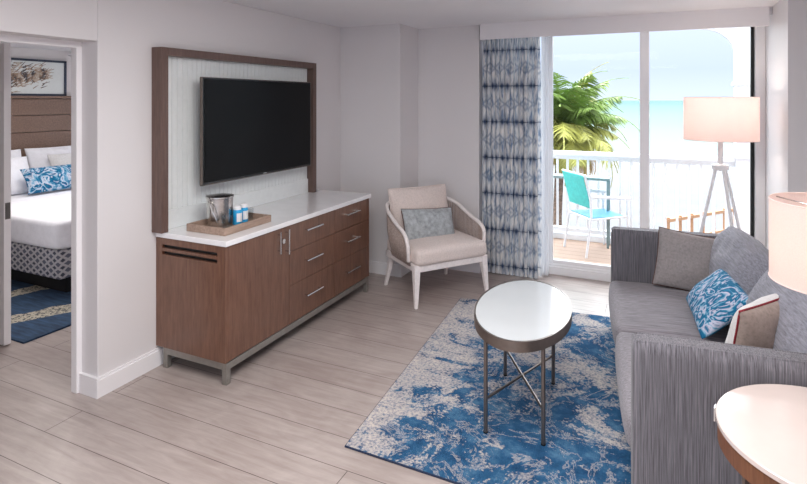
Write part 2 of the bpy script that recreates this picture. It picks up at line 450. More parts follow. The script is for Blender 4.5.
# baseboards
def base(name, segs, h=.112):
    bm = BM()
    for s in segs: box(bm, *s, 0, h-.014); 
    for s in segs:
        x0, x1, y0, y1 = s; box(bm, x0 if x1-x0 > .03 else x0, x1 if x1-x0 > .03 else x1-.006 if name != 'x' else x1, y0, y1, h-.014, h)
    struct(name, bm, M['trim'], bevel=.002)
base('baseboard_left', [(-2.80, -2.782, 1.985, 4.53), (-2.94, -2.782, 1.968, 1.986), (-2.80, -2.782, -3.2, 1.04)])
base('baseboard_back', [(-2.782, -2.132, 4.512, 4.53), (-2.15, -2.132, 4.53, 4.95), (-2.132, -1.50, 4.932, 4.95)])
base('baseboard_right', [(.795, .81, 4.37, 5.2), (.795, 1.62, 4.355, 4.37)])
# valance over the window
bm = BM(); box(bm, -1.49, .79, 4.88, 4.905, 2.213, CH); box(bm, -1.49, -1.47, 4.905, 5.2, 2.213, CH); box(bm, -1.49, .82, 4.905, 5.2, 2.30, CH)
struct('trim_2', bm, M['trim'], bevel=.002)

# sliding window door
win = bpy.data.objects.new('window_1', None); col.objects.link(win); win.location = (-.3, 5.22, 0); win['kind'] = 'structure'
bm = BM(); box(bm, -1.46, .82, 5.2, 5.36, 0, .075); box(bm, -1.46, .82, 5.215, 5.34, .075, .098); obj('door_sill', bm, M['whiteframe'], win, True, bevel=.003)
bm = BM(); box(bm, -1.46, .82, 5.2, 5.36, 2.315, 2.34); box(bm, .745, .82, 5.2, 5.36, .09, 2.32); box(bm, -1.46, -1.40, 5.2, 5.36, .09, 2.32); obj('outer_frame', bm, M['whiteframe'], win, True, bevel=.003)
def sash(x0, x1, y0, l, r_):
    bm = BM(); box(bm, x0, x0+l, y0, y0+.045, .09, 2.315); box(bm, x1-r_, x1, y0, y0+.045, .09, 2.315)
    box(bm, x0+l, x1-r_, y0, y0+.045, .09, .135); box(bm, x0+l, x1-r_, y0, y0+.045, 2.29, 2.315)
    f = obj('sash_frame', bm, M['whiteframe'], win, True, bevel=.003)
    bm = BM(); box(bm, x0+l, x1-r_, y0+.018, y0+.026, .135, 2.29); obj('glass_pane', bm, M['glass'], f, True)
    f['glazed'] = 1; del f['glazed']
sash(-.965, -.047, 5.22, .085, .075); sash(-.115, .745, 5.285, .07, .02)
sash(-1.45, -.93, 5.285, .05, .04)
bm = BM(); box(bm, .720, .742, 5.262, 5.30, .09, 2.31); obj('gasket', bm, M['black'], win, True, label='black rubber gasket strip')

# ------------------------------------------------------------------ bedroom
dr = bpy.data.objects.new('door_1', None); col.objects.link(dr); dr.location = (-3.88, 2.12, 0); dr['kind'] = 'structure'
bm = BM(); box(bm, -4.85, -3.93, 2.12, 2.165, .008, 2.03); obj('door_leaf', bm, M['trim'], dr, True, bevel=.003)
bm = BM(); box(bm, -3.932, -3.927, 2.128, 2.158, .85, .96); obj('latch_plate', bm, M['latch'], dr, True)
bm = BM(); tube(bm, [(-3.99, 2.12, .90), (-3.99, 2.07, .90), (-4.10, 2.065, .90)], .010); obj('door_handle', bm, M['latch'], dr, True, smooth=40)

bed = thing('bed', 'double bed made up in white linen with patterned box spring', 'bed', (-5.4, 3.76, 0))
bm = BM(); box(bm, -6.45, -4.52, 2.92, 4.6, .0125, .165); obj('bed_base', bm, M['bedblack'], bed, True, bevel=.01)
bm = BM(); box(bm, -6.45, -4.425, 2.80, 4.72, .165, .405); obj('box_spring', bm, M['boxspring'], bed, True, bevel=.02)
bm = BM(); rbox(bm, -6.46, -4.41, 2.785, 4.745, .40, .635, .05, .02, 12); obj('mattress', bm, M['linen'], bed, True, smooth=True)
bm = BM(); rbox(bm, -5.6, -4.40, 2.775, 4.76, .405, .655, .05, .015, 12); obj('duvet', bm, M['linen'], bed, True, smooth=True)
hb = thing('headboard', 'brown wooden headboard of wide horizontal boards on the bedroom wall', 'headboard', (-6.55, 3.76, 0))
bm = BM()
for i in range(7): box(bm, -6.62, -6.56, 2.6, 4.95, .30+i*.195, .30+i*.195+.189)
obj('board_panel', bm, M['headboard'], hb, True, bevel=.004)
bm = BM(); box(bm, -6.62, -6.535, 2.57, 4.98, 1.665, 1.695); obj('top_rail', bm, M['headboard'], hb, True, bevel=.003)
def bed_pillow(name, loc, W, H, T, yaw, tilt, mat, label, roll=0, seed=0, group=None):
    bm = BM(); pillow(bm, W, H, T, seed=seed)
    o = obj(name, bm, mat, None, smooth=True, loc=loc, rot=(tilt, roll, yaw)); tag(o, label, 'pillow', group); return o
g = 'pillows on the bed'
YB = R(90)
bed_pillow('pillow', (-6.36, 3.30, .88), .68, .46, .18, YB, R(-18), M['linen'], 'white bed pillow against the headboard, leftmost and half hidden by the front one', seed=1, group=g)
bed_pillow('pillow', (-6.38, 4.02, .88), .66, .46, .18, YB, R(-18), M['linen'], 'white bed pillow against headboard, behind the grey pillow', seed=5, group=g)
bed_pillow('pillow', (-6.16, 3.27, .84), .66, .42, .17, YB, R(-26), M['linen'], 'white bed pillow in front at the left, leaning on the pillow behind', seed=9, group=g)
bed_pillow('pillow', (-6.19, 4.08, .84), .50, .40, .15, YB, R(-24), M['whitefabric'], 'pale grey pillow leaning behind the blue bolster on the bed', seed=3, group=g)
bed_pillow('bolster_pillow', (-5.90, 3.86, .80), .98, .29, .15, YB, R(-30), M['bedswirl'], 'long blue and white patterned bolster pillow on the bed', seed=7)

pic = thing('framed_picture', 'wide framed picture of driftwood-coloured strokes above the headboard', 'picture', (-6.60, 3.60, 1.72))
bm = BM()
for a in ((2.75, 4.26, 2.10, 2.125), (2.75, 4.26, 1.695, 1.72), (2.75, 2.775, 1.695, 2.125), (4.235, 4.26, 1.695, 2.125)): box(bm, -6.618, -6.585, *a)
obj('picture_frame', bm, simple('navy_frame', (46, 54, 74), .4), pic, True)
bm = BM(); box(bm, -6.617, -6.60, 2.77, 4.24, 1.715, 2.105); obj('print', bm, simple('print_paper', (222, 226, 224), .6, var=.01), pic, True)
bm = BM(); random.seed(4)
for i in range(560):
    tt = random.random(); cy = 3.2+tt*.82+random.gauss(0, .05); cz = 1.83+tt*.13+random.gauss(0, .11*(1-.6*tt))
    cz = min(max(cz, 1.74), 2.08); a = R(20)+random.gauss(0, .35); L = random.uniform(.02, .055)
    d = Vector((0, math.cos(a), math.sin(a)))*L; w_ = Vector((0, -math.sin(a), math.cos(a)))*.006
    c0 = Vector((-6.5975+random.random()*.001, cy, cz))
    vs = [bm.verts.new(c0+q) for q in (-d-w_, d-w_*.3, d+w_*.3, -d+w_)]; bm.faces.new(vs)
t = NT('brush_strokes'); n = t.noise(t.co(), 14, 3); t.base(t.ramp(n, [(.38, (70, 66, 70)), (.5, (150, 124, 104)), (.6, (190, 176, 160))])); 
obj('brush_strokes', bm, t.m, pic, True)
bm = BM(); tube(bm, [(-6.60, 4.30, 2.20), (-6.50, 4.30, 2.20)], .012); tube(bm, [(-6.5, 4.30, 2.20), (-6.5, 4.30, 2.13)], .035, 12)
o = obj('sprinkler', bm, M['plugwhite']); tag(o, 'small white wall sprinkler above the framed picture corner', 'sprinkler')

bm = BM(); box(bm, -5.9, -3.862, 2.205, 5.0, 0, .012); o = obj('rug', bm, M['bedrug'])
tag(o, 'navy bedroom rug with speckled beige waves under the bed', 'rug')

# ------------------------------------------------------------------ media console
CY0, CY1 = 2.368, 4.085; CX0, CX1 = -2.797, -2.238
con = thing('media_console', 'long brown wooden console with white top on grey metal rail', 'cabinet', (-2.5, 3.26, 0))
bm = BM(); box(bm, CX0, CX1-.02, CY0+.035, CY1-.012, .13, .79); obj('carcass', bm, M['carcass'], con, True)
bm = BM()
zs = (.13, .800)
ya = CY0
# side panels with two dark vent slots near the camera
for (z0, z1) in ((.13, .700), (.722, .740), (.762, .800)): box(bm, CX0, CX1, ya, ya+.022, z0, z1)
for (z0, z1) in ((.700, .722), (.740, .762)): box(bm, CX0, -2.745, ya, ya+.022, z0, z1); box(bm, -2.30, CX1, ya, ya+.022, z0, z1)
obj('side_panel', bm, M['darkwood'], con, True)
bm = BM(); box(bm, CX0, CX1, CY1-.022, CY1, .13, .80); obj('side_panel', bm, M['darkwood'], con, True)
bm = BM(); box(bm, -2.76, -2.29, ya+.021, ya+.03, .695, .765); obj('vent', bm, M['black'], con, True, label='black slotted vent')
bm = BM(); box(bm, -2.797, -2.226, 2.362, 4.105, .803, .835); obj('top', bm, M['quartz'], con, True, bevel=.003)
def front(name, y0, y1, z0, z1):
    bm = BM(); box(bm, CX1-.02, CX1, y0+.0015, y1-.0015, z0+.0015, z1-.0015); return obj(name, bm, M['darkwood'], con, True, bevel=.0015)
def bar(parent, a, b, out=.032, r=.006):
    a, b = Vector(a), Vector(b); d = (b-a).normalized(); bm = BM()
    tube(bm, [a+Vector((out, 0, 0)), b+Vector((out, 0, 0))], r, 10)
    for p in (a+d*.02, b-d*.02): tube(bm, [p, p+Vector((out, 0, 0))], r*.8, 8)
    obj('handle', bm, M['chrome'], parent, True, smooth=40)
d = front('door', CY0+.022, 2.965, .13, .80)
bar(d, (CX1, 2.925, .62), (CX1, 2.925, .785))
bm = BM(); tube(bm, [(CX1, 2.885, .715), (CX1+.02, 2.885, .715)], .016, 16); obj('lock_knob', bm, M['chrome'], d, True, smooth=40)
bar(d, (CX1, 2.845, .64), (CX1, 2.845, .785), .025, .005)
for (y0, y1) in ((2.965, 3.53), (3.53, CY1-.022)):
    for (z0, z1) in ((.13, .39), (.39, .62), (.62, .80)):
        dw = front('drawer', y0, y1, z0, z1)
        zc = {.13: .275, .39: .52, .62: .735}[z0]; yc = (y0+y1)/2-.02
        bar(dw, (CX1, yc-.1, zc), (CX1, yc+.1, zc))
bm = BM()
box(bm, CX1-.03, CX1, CY0+.01, CY1-.01, .085, .125); box(bm, CX0+.05, CX1-.03, CY0+.01, CY0+.04, .085, .125); box(bm, CX0+.05, CX1-.03, CY1-.04, CY1-.01, .085, .125)
box(bm, CX0+.05, CX0+.08, CY0+.04, CY1-.04, .085, .125)
obj('base_rail', bm, M['railmetal'], con, True, bevel=.002)
for x in (CX1-.034, CX0+.05):
    for y in (CY0+.01, CY1-.045):
        bm = BM(); box(bm, x, x+.034, y, y+.034, 0, .09); obj('leg', bm, M['railmetal'], con, True, bevel=.002)
bm = BM(); box(bm, CX0+.25, CX1-.16, 2.86, 2.9, 0, .085); obj('leg', bm, M['black'], con, True, label='black centre support foot')

# framed beadboard panel behind the television
pn = thing('television_backboard', 'brown wood framed white beadboard panel standing on the console behind the television', 'wall panel', (-2.78, 3.16, .836))
FY0, FY1, FZ = 2.335, 3.985, 1.972
bm = BM()
box(bm, -2.797, -2.712, FY0, FY0+.052, .836, FZ); obj('frame_post', bm, M['darkwoody'], pn, True, bevel=.002)
bm = BM(); box(bm, -2.797, -2.712, FY1-.052, FY1, .836, FZ); obj('frame_post', bm, M['darkwoody'], pn, True, bevel=.002)
bm = BM(); box(bm, -2.797, -2.712, FY0+.052, FY1-.052, FZ-.05, FZ); obj('frame_rail', bm, M['darkwoody'], pn, True, bevel=.002)
bm = BM(); y = FY0+.052
while y < FY1-.056:
    y2 = min(y+.041, FY1-.052); box(bm, -2.795, -2.773, y, y2-.003, .955, FZ-.05); y = y2
box(bm, -2.797, -2.781, FY0+.052, FY1-.052, .836, FZ-.05)
obj('beadboard', bm, M['bead'], pn, True, bevel=.0015)
bm = BM(); box(bm, -2.795, -2.764, FY0+.052, FY1-.052, .836, .955); obj('lower_board', bm, M['bead'], pn, True, bevel=.002)

# television
TX = -2.645
tv = thing('television', 'wide flat black television mounted on the white beadboard panel', 'television', (TX, 3.2, 1.1))
bm = BM(); box(bm, TX-.03, TX, 2.60, 3.80, 1.095, 1.795); obj('bezel', bm, M['tvblack'], tv, True, bevel=.003)
bm = BM(); box(bm, TX+.0005, TX+.002, 2.610, 3.790, 1.110, 1.786); obj('screen', bm, M['screen'], tv, True)
bm = BM()
for a in ((2.596, 3.804, 1.091, 1.096), (2.596, 3.804, 1.794, 1.798), (2.596, 2.601, 1.091, 1.798), (3.799, 3.804, 1.091, 1.798)): box(bm, TX-.022, TX-.002, *a)
obj('edge_trim', bm, M['bronze'], tv, True, label='thin grey metal edge trim')
bm = BM(); box(bm, -2.762, TX-.03, 2.95, 3.45, 1.25, 1.62); obj('wall_mount', bm, M['tvblack'], tv, True, bevel=.01)
bm = BM(); box(bm, TX+.0005, TX+.0025, 3.19, 3.225, 1.099, 1.106); obj('logo', bm, M['steel'], tv, True, label='small silver badge')

# tray and contents
tray = thing('serving_tray', 'shallow grey-brown wooden tray on the white console top', 'tray', (-2.478, 2.668, .836), R(0))
def to_tray(u, w): return None
TP = [(-2.635, 2.47), (-2.315, 2.445), (-2.335, 2.93), (-2.60, 2.95)]
bm = BM(); box(bm, -.155, .155, -.215, .215, 0, .010); obj('tray_base', bm, M['traywood'], tray, bevel=.001)
bm = BM()
for a in ((-.155, .155, -.215, -.203), (-.155, .155, .203, .215), (-.155, -.143, -.203, .203), (.143, .155, -.203, .203)): box(bm, *a, .010, .045)
obj('tray_wall', bm, M['traywood'], tray, bevel=.001)
zt = .8465
bk = thing('ice_bucket', 'brushed steel ice bucket with side handle on the tray', 'ice bucket', (-2.54, 2.64, zt))
bm = BM(); r = lathe(bm, [(.072, 0), (.078, .01), (.080, .05), (.082, .17), (.084, .182), (.079, .182), (.076, .16), (.072, .02)], n=40); cap(bm, r[0], True); cap(bm, r[-1]); obj('bucket_body', bm, M['steel'], bk, smooth=40)
bm = BM(); solid_lathe(bm, [(.083, .172), (.087, .176), (.087, .186), (.060, .190), (.012, .192)], n=40); obj('lid', bm, M['steel'], bk, smooth=40)
bm = BM(); tube(bm, [(-.01, -.088, .165), (.03, -.104, .12), (.055, -.100, .07), (.062, -.088, .03)], .005, 8); tube(bm, [(0, -.088, .165), (0, -.078, .165)], .009, 8); obj('handle', bm, M['steel'], bk, smooth=40)
bm = BM(); tube(bm, [(0, .088, .165), (0, .092, .15), (0, .090, .12)], .006, 8); obj('handle_pivot', bm, M['steel'], bk, smooth=40)
def bottle(x, y, s, label):
    o = thing('toiletry_bottle', label, 'bottle', (x, y, zt), group='blue bottles on the tray')
    bm = BM(); solid_lathe(bm, [(.026*s, 0), (.029*s, .004), (.029*s, .085), (.024*s, .097)], n=28); obj('bottle_body', bm, M['bottleblue'], o, smooth=40)
    bm = BM(); solid_lathe(bm, [(.0245*s, .094), (.0245*s, .112), (.015*s, .120)], n=28); obj('cap', bm, M['plugwhite'], o, smooth=40)
    bm = BM(); rr = lathe(bm, [(.0295*s, .02), (.0295*s, .075)], n=28)
    bmesh.ops.delete(bm, geom=[f for f in bm.faces if f.calc_center_median().y > -.004 or f.calc_center_median().x < -.01], context='FACES')
    bmesh.ops.delete(bm, geom=[v for v in bm.verts if not v.link_faces], context='VERTS')
    bmesh.ops.solidify(bm, geom=bm.faces[:], thickness=.0006)
    b = obj('bottle_label', bm, M['plugwhite'], o, label='white paper label'); b.rotation_euler = (0, 0, R(60))
bottle(-2.44, 2.69, 1, 'blue bottle with white cap standing next to the ice bucket')
bottle(-2.455, 2.765, 1, 'blue bottle with white cap nearer the clear glasses')
def glass_(x, y, label):
    bm = BM(); r = lathe(bm, [(.024, 0), (.030, .003), (.034, .075), (.0325, .075), (.028, .008), (.002, .007)], n=28); cap(bm, r[0], True); cap(bm, r[-1])
    o = obj('drinking_glass', bm, M['tumbler'], None, smooth=40, loc=(x, y, zt)); tag(o, label, 'glass', 'clear glasses on the tray')
glass_(-2.425, 2.585, 'clear empty glass in front of the steel ice bucket')
glass_(-2.47, 2.83, 'clear empty glass just past the two blue bottles')
glass_(-2.545, 2.83, 'clear empty glass at the back corner of the tray')

# ------------------------------------------------------------------ armchair  (local: front is -y, width along x)
ch = thing('armchair', 'low whitewashed armchair with rope sides and cream cushions', 'armchair', (-1.735, 4.34, 0), R(53))
FW, FD = .345, .29      # half width, half depth of the feet
for sx in (-1, 1):
    bm = BM(); taper(bm, (sx*FW, -FD-.005, 0), (sx*(FW-.02), -FD+.03, .335), .013, .029); obj('leg', bm, M['chairwhite'], ch, bevel=.005)
    bm = BM(); taper(bm, (sx*(FW-.03), FD+.02, 0), (sx*(FW-.055), FD-.06, .30), .013, .024); obj('leg', bm, M['chairwhite'], ch, bevel=.005)
bm = BM(); w = FW-.005
box(bm, -w, w, -FD+.005, -FD+.05, .275, .335); box(bm, -w, -w+.035, -FD+.05, FD-.03, .275, .335); box(bm, w-.035, w, -FD+.05, FD-.03, .275, .335); box(bm, -w, w, FD-.065, FD-.03, .275, .335)
obj('seat_frame', bm, M['chairwhite'], ch, bevel=.006)
# rail: sweeps from front post up and round the back
def rail(s):
    # s in [-1,1]; returns top point
    pts = [(-.360, -.20, .35), (-.372, -.215, .44), (-.38, -.20, .525), (-.378, -.14, .572), (-.374, -.03, .605), (-.368, .09, .65), (-.354, .20, .695), (-.30, .295, .725), (-.18, .34, .732), (0, .35, .734)]
    return pts
half = rail(0); full = half + [(-x, y, z) for x, y, z in half[-2::-1]]
def smoothpath(p, k=5):
    P_ = [Vector(q) for q in p]; out = []
    for i in range(len(P_)-1):
        p0, p1, p2, p3 = P_[max(i-1, 0)], P_[i], P_[i+1], P_[min(i+2, len(P_)-1)]
        for j in range(k):
            s = j/k; out.append(.5*((2*p1)+(-p0+p2)*s+(2*p0-5*p1+4*p2-p3)*s*s+(-p0+3*p1-3*p2+p3)*s**3))
    out.append(P_[-1]); return out
rp = smoothpath(full, 6)
bm = BM(); tube(bm, rp, .0165, 10); obj('top_rail', bm, M['chairwhite'], ch, smooth=True)
bm = BM()
low = []
for p in rp:
    q = Vector((p.x*.93, min(p.y*.86, .235) if p.y > 0 else p.y*.93, .315)); low.append(q)
# evenly space cords along the rail
acc = 0; last = rp[6]; cords = []
for a, b_ in zip(range(6, len(rp)-6), range(7, len(rp)-5)):
    seg = (rp[b_]-rp[a]).length; k = max(1, int(round(seg/.016)))
    for j in range(k):
        s = j/k; cords.append((rp[a].lerp(rp[b_], s), low[a].lerp(low[b_], s)))
for top_, bot in cords:
    m_ = top_.lerp(bot, .5)+Vector((top_.x*.03, top_.y*.03, 0)); tube(bm, [top_, m_, bot], .0048, 5)
obj('rope_webbing', bm, M['rope'], ch, smooth=True)
bm = BM(); rbox(bm, -.345, .345, -.315, .25, .325, .455, .04, .022, 12); obj('seat_cushion', bm, M['cream'], ch, smooth=True)
bm = BM(); pillow(bm, .60, .46, .17, pinch=.03, seed=2); o = obj('back_cushion', bm, M['cream'], ch, smooth=True); o.location = (-.01, .225, .635); o.rotation_euler = (R(-14), 0, 0)
bm = BM(); tube(bm, [Vector((p.x, p.y, p.z)) for p in pillow_edge(.60, .46, .03)], .005, 6, True); o2 = obj('piping', bm, M['cream'], o, smooth=True)
pl = thing('lumbar_pillow', 'silver blue velvet lumbar pillow on the cream armchair seat', 'pillow', (-1.775, 4.40, .575), rot=(R(-22), R(3), R(50)))
cm = chainM(ch) @ Vector((-.025, .05, .562)); pl.location = cm
bm = BM(); pillow(bm, .50, .28, .13, seed=11); o = obj('pillow_cover', bm, M['silverblue'], pl, smooth=True)
bm = BM(); tube(bm, pillow_edge(.50, .28), .005, 6, True); obj('piping', bm, M['brownpipe'], pl, smooth=True, label='thin brown piping')

# ------------------------------------------------------------------ curtains
def drape(name, mat, x0, x1, yc, z0, z1, pleats, amp, seed, nz=28, topamp=.4):
    bm = BM(); uvl = bm.loops.layers.uv.new('UVMap'); random.seed(seed)
    N = pleats*10; ph = [random.uniform(-.5, .5) for _ in range(pleats+2)]; am = [random.uniform(.65, 1.15) for _ in range(pleats+2)]
    grid = []; Lc = 0
    for i in range(N+1):
        row = []; s = i/N; k = s*pleats; ki = int(k)
        a = am[ki]*(1-(k-ki))+am[min(ki+1, pleats+1)]*(k-ki)
        p_ = ph[ki]*(1-(k-ki))+ph[min(ki+1, pleats+1)]*(k-ki)
        for j in range(nz+1):
            tz = j/nz; z = z0+(z1-z0)*tz
            A = amp*a*(1-(1-topamp)*max(0, (tz-.82)/.18))
            spread = 1+.04*(1-tz)*(s-.5)*0
            ang = 2*PI*k + p_*1.1 + .5*math.sin(tz*2.6+ki*1.7)*(1-tz)
            x = x0+(x1-x0)*s + A*.35*math.sin(2*ang)
            y = yc + A*math.cos(ang)
            row.append((bm.verts.new((x, y, z)), z))
        grid.append(row)
    us = [0]
    for i in range(N):
        us.append(us[-1]+(grid[i+1][nz//2][0].co-grid[i][nz//2][0].co).length)
    for i in range(N):
        for j in range(nz):
            f = bm.faces.new((grid[i][j][0], grid[i+1][j][0], grid[i+1][j+1][0], grid[i][j+1][0]))
            for lp, (uu, zz) in zip(f.loops, ((us[i], grid[i][j][1]), (us[i+1], grid[i][j][1]), (us[i+1], grid[i][j+1][1]), (us[i], grid[i][j+1][1]))): lp[uvl].uv = (uu, zz)
    o = obj(name, bm, mat, smooth=True)
    return o
o = drape('curtain', M['curtain'], -1.50, -.972, 5.02, .012, 2.29, 12, .052, 3)
tag(o, 'pleated white curtain with inky blue dyed bands beside the glass door', 'curtain')
o = drape('sheer_curtain', M['sheer'], -.965, -.90, 5.12, .012, 2.29, 5, .022, 8)
tag(o, 'narrow white sheer curtain between the blue patterned curtain and the glass', 'curtain')

# ------------------------------------------------------------------ living rug
o_ = Vector((-1.33, 2.196, 0)); quad = [(-1.33, 2.196), (.27, 2.17), (.13, 4.375), (-1.455, 4.237)]
bm = BM()
lo = [bm.verts.new((x+1.33, y-2.196, 0)) for x, y in quad]; hi = [bm.verts.new((x+1.33, y-2.196, .011)) for x, y in quad]
bm.faces.new(lo[::-1]); bm.faces.new(hi)
for i in range(4): bm.faces.new((lo[i], lo[(i+1) % 4], hi[(i+1) % 4], hi[i]))
rug = thing('area_rug', 'distressed blue and sand area rug under the oval table and sofa', 'rug', (-1.33, 2.196, .0))
obj('rug_pile', bm, M['rug'], rug)
bm = BM(); tube(bm, [(x+1.33, y-2.196, .006) for x, y in quad], .0055, 6, True); obj('rug_binding', bm, simple('navy_binding', (34, 48, 74), .9), rug, label='dark navy bound edge')

# ------------------------------------------------------------------ coffee table
RT = R(5)
ct = thing('coffee_table', 'oval coffee table with white glass top and slim grey metal legs', 'coffee table', (-.648, 2.925, .0115), RT)
TZ = .515; A_, B_ = .252, .455
bm = BM(); solid_lathe(bm, [(1-.008/A_, TZ-.012), (1-.008/A_, TZ)], n=96, sx=A_, sy=B_); obj('table_top', bm, M['tabletop'], ct, smooth=40)
bm = BM()
pr = [(1.0, TZ-.048), (1.0, TZ+.003), (1-.007/A_, TZ+.003), (1-.007/A_, TZ-.012), (.93, TZ-.012), (.93, TZ-.048), (1.0, TZ-.048)]
lathe(bm, pr, n=96, sx=A_, sy=B_); bmesh.ops.remove_doubles(bm, verts=bm.verts[:], dist=1e-5); obj('rim', bm, M['bronze'], ct, smooth=40, label='grey metal rim')
LX, LY = .138, .292
for sx in (-1, 1):
    for sy in (-1, 1):
        bm = BM(); tube(bm, [(sx*LX, sy*LY-.05, .003), (sx*LX, sy*LY-.05, TZ-.02)], .010, 12)
        lg = obj('leg', bm, M['bronze'], ct, smooth=40)
        bm = BM(); tube(bm, [(sx*LX, sy*LY-.05, 0), (sx*LX, sy*LY-.05, .006)], .0115, 12); obj('foot_pad', bm, M['black'], lg, smooth=40)
bm = BM(); tube(bm, [(-LX, -LY-.05, .165), (LX, LY-.05, .165)], .0065, 8); tube(bm, [(LX, -LY-.05, .165), (-LX, LY-.05, .165)], .0065, 8); obj('cross_brace', bm, M['bronze'], ct, smooth=40)

# ------------------------------------------------------------------ sofa (local x = depth away from the front, y = length away from the camera)
SR = R(6.25)
so = thing('sofa', 'grey strie fabric two seat sofa facing the television console', 'sofa', (-.078, 2.245, 0), SR)
L, D, AT, AH = 1.98, .88, .098, .725
bm = BM(); box(bm, .05, D, AT, L-AT, .055, .235); obj('base', bm, M['sofa_arm'], so, bevel=.012)
for y in (0, L-AT):
    bm = BM(); rbox(bm, 0, D, y, y+AT, .045, AH, .022, 0, 8); arm = obj('arm', bm, M['sofa_arm'], so, smooth=True)
    bm = BM()
    for yy in (y+.012, y+AT-.012): tube(bm, [(.008, yy, .06), (.008, yy, AH-.012), (.02, yy, AH-.003), (D-.02, yy, AH-.003)], .0045, 6)
    obj('piping', bm, M['sofa_arm'], arm, smooth=True)
bm = BM(); rbox(bm, D-.14, D, AT, L-AT, .055, .66, .03, 0, 8); obj('back_frame', bm, M['sofa_back'], so, smooth=True)
mid = L/2
for (a, b_) in ((AT+.003, mid-.003), (mid+.003, L-AT-.003)):
    bm = BM(); rbox(bm, -.008, D-.15, a, b_, .222, .372, .035, .035, 12, .02); obj('seat_cushion', bm, M['sofa_seat'], so, smooth=True)
for k, (a, b_) in enumerate(((AT+.002, mid), (mid, L-AT-.002))):
    bm = BM(); pillow(bm, b_-a+.03, .50, .27, n=26, pinch=0, seed=20+k*7, rnd=.16, ex=.34)
    for v_ in bm.verts:
        w_ = noise.noise(Vector((v_.co.x*3.2+k*5, v_.co.z*10, 1)))*.012; v_.co.y += w_
    o = obj('back_cushion', bm, M['sofa_back'], so, smooth=True); o.location = (.70, (a+b_)/2, .585); o.rotation_euler = (R(-13), 0, R(-90))
for x in (.06, D-.06):
    for y in (.05, L-.05):
        bm = BM(); taper(bm, (x, y, .013 if x < .5 or True else 0), (x, y, .06), .02, .026); obj('foot', bm, M['carcass'], so)

SM = chainM(so)
def scatter(name, label, W, H, T, cov, pipe, v_, u_, z_, rx, ry, rz, seed, back=None, plabel=None):
    th = thing(name, label, 'pillow', SM @ Vector((v_, u_, z_)), rot=(rx, ry, rz+SR))
    if back is None:
        bm = BM(); pillow(bm, W, H, T, seed=seed); obj('pillow_cover', bm, cov, th, smooth=True)
    else:
        bm = BM(); pillow(bm, W, H, T, seed=seed)
        b2 = bm.copy()
        bmesh.ops.delete(bm, geom=[f for f in bm.faces if f.calc_center_median().y > 0], context='FACES')
        bmesh.ops.delete(b2, geom=[f for f in b2.faces if f.calc_center_median().y <= 0], context='FACES')
        # front_cover lies on local +y, back_cover on local -y
        me = obj('front_cover', b2, cov, th, smooth=True); me['label'] = 'white front cover'
        me2 = obj('back_cover', bm, back, th, smooth=True); me2['label'] = 'taupe back cover'
    if pipe:
        bm = BM(); tube(bm, pillow_edge(W, H), .0048, 6, True); p_ = obj('piping', bm, pipe, th, smooth=True, label=plabel)
    return th
scatter('throw_pillow', 'square grey pillow with dark brown piping propped against the far sofa arm', .43, .38, .15, M['greypillow'], M['brownpipe'], .49, 1.75, .57, R(-14), R(6), R(-8), 31, plabel='dark brown piping')
scatter('throw_pillow', 'blue and white swirl patterned pillow lying against the sofa back cushions', .60, .32, .14, M['swirl'], None, .512, 1.153, .54, R(-44), 0, R(-92), 37)
scatter('throw_pillow', 'white and taupe pillow with red piping beside the near sofa arm', .50, .42, .20, M['whitefabric'], M['redpipe'], .60, .56, .585, R(15), R(-5), R(42), 41, back=M['taupe'], plabel='dark red piping')

# ------------------------------------------------------------------ lamps
def point(name, loc, w, r, c):
    l = bpy.data.lights.new(name, 'POINT'); l.energy = w; l.shadow_soft_size = r; l.color = c
    o = bpy.data.objects.new(name, l); col.objects.link(o); o.location = loc; return o
fl = thing('floor_lamp', 'white tripod floor lamp with round drum shade behind the sofa', 'floor lamp', (.445, 4.66, 0))
def shade(par, r, z0, z1):
    bm = BM(); rr = lathe(bm, [(r, z0), (r, z1)], n=64); bmesh.ops.solidify(bm, geom=bm.faces[:], thickness=.0025)
    s = obj('lamp_shade', bm, M['shade'], par, smooth=40)
    for z in (z0, z1):
        bm = BM(); tube(bm, [(math.cos(a*PI/32)*r, math.sin(a*PI/32)*r, z) for a in range(64)], .0022, 6, True)
        obj('shade_rim', bm, M['shade'], s, smooth=True)
    bm = BM()
    for k in range(3):
        a = k*2*PI/3+.4; tube(bm, [(0, 0, z1-.03), (math.cos(a)*r, math.sin(a)*r, z1-.008)], .0022, 6)
    obj('spider', bm, M['chrome'], par, smooth=True)
    return s
shade(fl, .247, 1.35, 1.668)
bm = BM(); solid_lathe(bm, [(.018, 1.14), (.018, 1.60)], n=20); obj('stem', bm, M['whiteframe'], fl, smooth=40)
bm = BM(); solid_lathe(bm, [(.03, 1.12), (.055, 1.13), (.055, 1.16), (.03, 1.17)], n=28); obj('hub', bm, M['whiteframe'], fl, smooth=40)
for a in (R(205), R(25), R(-62), ):
    bm = BM(); d = Vector((math.cos(a), math.sin(a), 0)); tube(bm, [d*.30, d*.035+Vector((0, 0, 1.135))], .0115, 10); obj('leg', bm, M['whiteframe'], fl, smooth=40)
bm = BM(); bmesh.ops.create_uvsphere(bm, u_segments=16, v_segments=10, radius=.03)
blb = NT('lit_bulb'); blb.set(Roughness=.4); blb.b.inputs['Emission Color'].default_value = (1, .72, .5, 1); blb.b.inputs['Emission Strength'].default_value = 12; M['bulb'] = blb.m
o = obj('bulb', bm, M['bulb'], fl, smooth=True); o.location = (0, 0, 1.50)
point('floor_lamp_light', (.445, 4.66, 1.555), 9, .04, (1, .87, .77))

